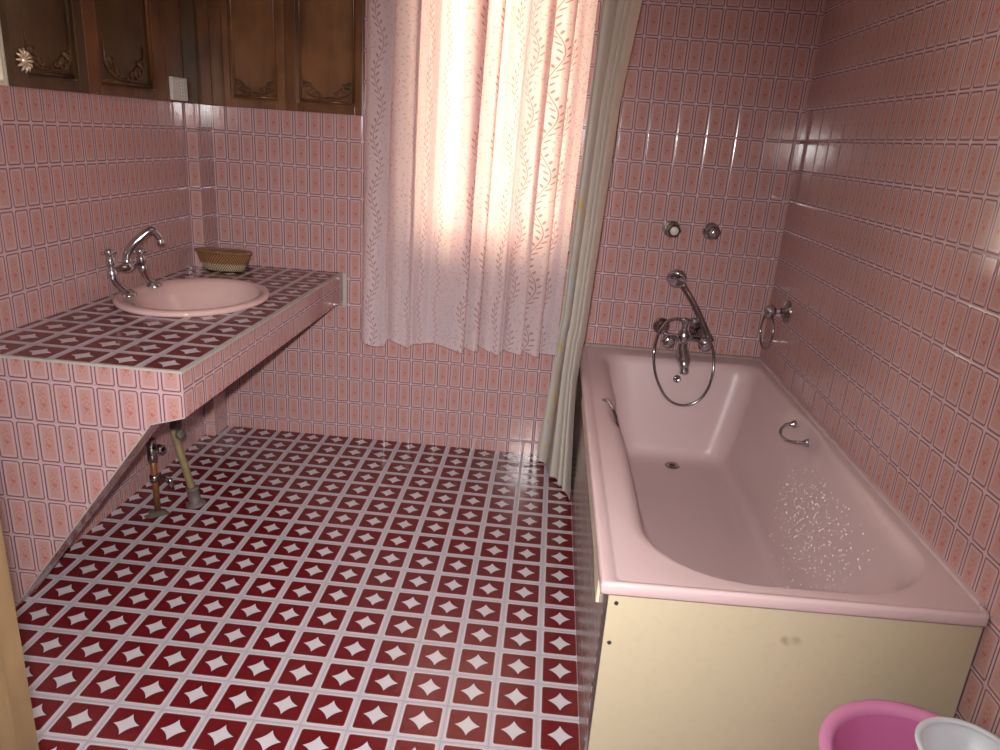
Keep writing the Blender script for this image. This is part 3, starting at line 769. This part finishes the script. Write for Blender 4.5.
# ------------------------------------------------------------------ bath mixer with hand shower
mx = thing('bath_mixer_tap', 'chrome bath mixer with hand shower on back wall above bathtub', 'tap', (.56, 0, .605))
for x_ in (.490, .632):
    bm = bmesh.new()
    lathe(bm, [(.034, .001), (.033, .006), (.022, .014), (.016, .018), (.014, .03)], (x_, 0, .607), (0, -1, 0), 24)
    tube(bm, smooth_path([(x_, -.02, .607), (x_+.002*(1), -.045, .604), (x_+(.012 if x_ < .55 else -.002), -.075, .590)], 4), .012, 14)
    obj('wall_union', bm, M['chromed'], mx, True)
bm = bmesh.new()
tube(bm, [(.500, -.078, .588), (.640, -.078, .588)], .012, 16)
lathe(bm, [(.010, -.028), (.020, -.020), (.022, 0), (.020, .02), (.012, .03), (.010, .045), (.013, .05), (.012, .062)], (.566, -.080, .588), (0, 0, 1), 20)
obj('body', bm, M['chrome'], mx, True)
for x_ in (.505, .645):
    bm = bmesh.new()
    lathe(bm, [(.012, 0), (.0145, .006), (.012, .014), (.010, .018)], (x_, -.085, .585), (0, -1, -.25), 16)
    lathe(bm, [(.010, .014), (.023, .018), (.027, .028), (.025, .042), (.015, .050), (.0001, .052)], (x_, -.085, .585), (0, -1, -.25), 24)
    for i in range(4):
        a = PI/4+PI/2*i; c0 = Vector((x_, -.114, .578)); ball(bm, c0+Vector((math.cos(a)*.021, 0, math.sin(a)*.022)), .008, 10)
    obj('valve_handle', bm, M['chrome'], mx, True)
bm = bmesh.new()
pp = smooth_path([(.566, -.082, .570), (.567, -.088, .545), (.570, -.100, .522), (.574, -.125, .500), (.577, -.140, .478)], 5)
tube(bm, pp, [.015+.012*math.sin(PI*(i/(len(pp)-1))**1.3) for i in range(len(pp))], 16)
lathe(bm, [(.013, 0), (.018, .005), (.018, .020), (.014, .024)], (.577, -.142, .458), (0, .2, 1), 18)
obj('spout', bm, M['chrome'], mx, True)
bm = bmesh.new()                                             # cradle
tube(bm, smooth_path([(.566, -.082, .640), (.572, -.090, .655), (.590, -.095, .660)], 4), .009, 12)
tube(bm, [(.575, -.095, .659), (.618, -.095, .661)], .0115, 14)
obj('cradle', bm, M['chrome'], mx, True)
hs = obj('hand_shower', (lambda b_: (tube(b_, smooth_path([(.520, -.085, .808), (.545, -.088, .776), (.580, -.092, .730), (.612, -.095, .680), (.645, -.098, .620), (.668, -.100, .585)], 5), [.014, .0125, .012, .0125, .014, .015], 14), b_)[1])(bmesh.new()), M['chromed'], mx, True)
bm = bmesh.new()
lathe(bm, [(.012, .010), (.028, .006), (.037, -.008), (.038, -.022), (.033, -.030), (.028, -.026), (.0001, -.025)], (.508, -.088, .826), (.15, .80, .55), 28)
obj('shower_head', bm, M['chrome'], hs, True)
bm = bmesh.new()
hp = smooth_path([(.668, -.100, .583), (.680, -.125, .545), (.683, -.150, .480), (.672, -.155, .410), (.640, -.157, .358), (.587, -.157, .337), (.535, -.157, .352), (.497, -.155, .395), (.466, -.150, .460), (.453, -.140, .535), (.464, -.112, .600), (.490, -.098, .645), (.520, -.095, .660), (.548, -.094, .662)], 14)
tube(bm, hp, [.0052+.0006*(i % 2) for i in range(len(hp))], 10)
obj('hose', bm, M['chromed'], mx, True)
bm = bmesh.new(); lathe(bm, [(.006, -.002), (.0095, 0), (.0095, .022), (.007, .026)], (.545, -.094, .660), (1, 0, 0), 14)
obj('hose_nut', bm, M['chrome'], mx, True)

# ------------------------------------------------------------------ towel ring
t = thing('towel_ring', 'chrome towel ring mounted on the right wall above the bathtub', 'towel ring', (XR, -.215, .748))
bm = bmesh.new(); lathe(bm, [(.042, .001), (.041, .006), (.032, .013), (.016, .018), (.012, .024)], (XR, -.222, .750), (-1, 0, 0), 24); obj('wall_plate', bm, M['chromed'], t, True)
bm = bmesh.new(); tube(bm, [(XR-.015, -.222, .750), (.846, -.208, .743)], .008, 12); lathe(bm, [(.008, -.008), (.022, .001), (.026, .014), (.021, .028), (.0001, .034)], (.850, -.205, .742), (-1, .15, 0), 18); obj('arm', bm, M['chrome'], t, True)
bm = bmesh.new(); R_ = .066
pts = [(.836+.004*math.sin(a), -.205-R_*.95*math.sin(a), .735-R_+R_*math.cos(a)) for a in [2*PI*i/48 for i in range(48)]]
tube(bm, pts, .0036, 8, closed=True); obj('ring', bm, M['chromed'], t, True)

# ------------------------------------------------------------------ plastic tubs
bc = Vector((.705, -1.873)); HZ = .352
t = thing('plastic_washtub', 'bright magenta pink plastic tub in front of the yellow board', 'tub', (bc.x, bc.y, 0))
bm = bmesh.new(); R_ = .160
lathe(bm, [(.105, .0005), (.112, .003), (.118, .10), (.128, .20), (.142, HZ-.035), (.148, HZ-.01)], (bc.x, bc.y, 0), n=64)
lathe(bm, [(R_-.016, HZ-.012), (R_-.022, HZ-.03), (.124, .245), (.112, .212), (.10, .205), (.001, .203)], (bc.x, bc.y, 0), n=64)
obj('tub_body', bm, M['pinkp'], t, True)
bm = bmesh.new(); lathe(bm, [(.147, HZ-.012), (R_+.004, HZ-.014), (R_+.006, HZ-.006), (R_+.002, HZ), (R_-.010, HZ), (R_-.017, HZ-.006), (R_-.018, HZ-.016)], (bc.x, bc.y, 0), n=64)
obj('rim', bm, M['pinkr'], t, True, 'lighter pink rolled rim')
wc = Vector((.772, -1.858)); H2 = .385
t = thing('plastic_bowl', 'white plastic bowl standing inside the magenta tub', 'bowl', (wc.x, wc.y, .206))
bm = bmesh.new(); zb = .2065
lathe(bm, [(.001, 0), (.045, 0), (.050, .004), (.062, .09), (.076, H2-zb-.006), (.074, H2-zb-.006), (.060, .09), (.046, .012), (.001, .010)], (wc.x, wc.y, zb), n=48)
obj('bowl_body', bm, M['whitep'], t, True)
bm = bmesh.new(); lathe(bm, [(.073, -.008), (.081, -.007), (.083, -.003), (.081, 0), (.076, 0), (.0725, -.004)], (wc.x, wc.y, H2), n=48); obj('rim', bm, M['whitep'], t, True)
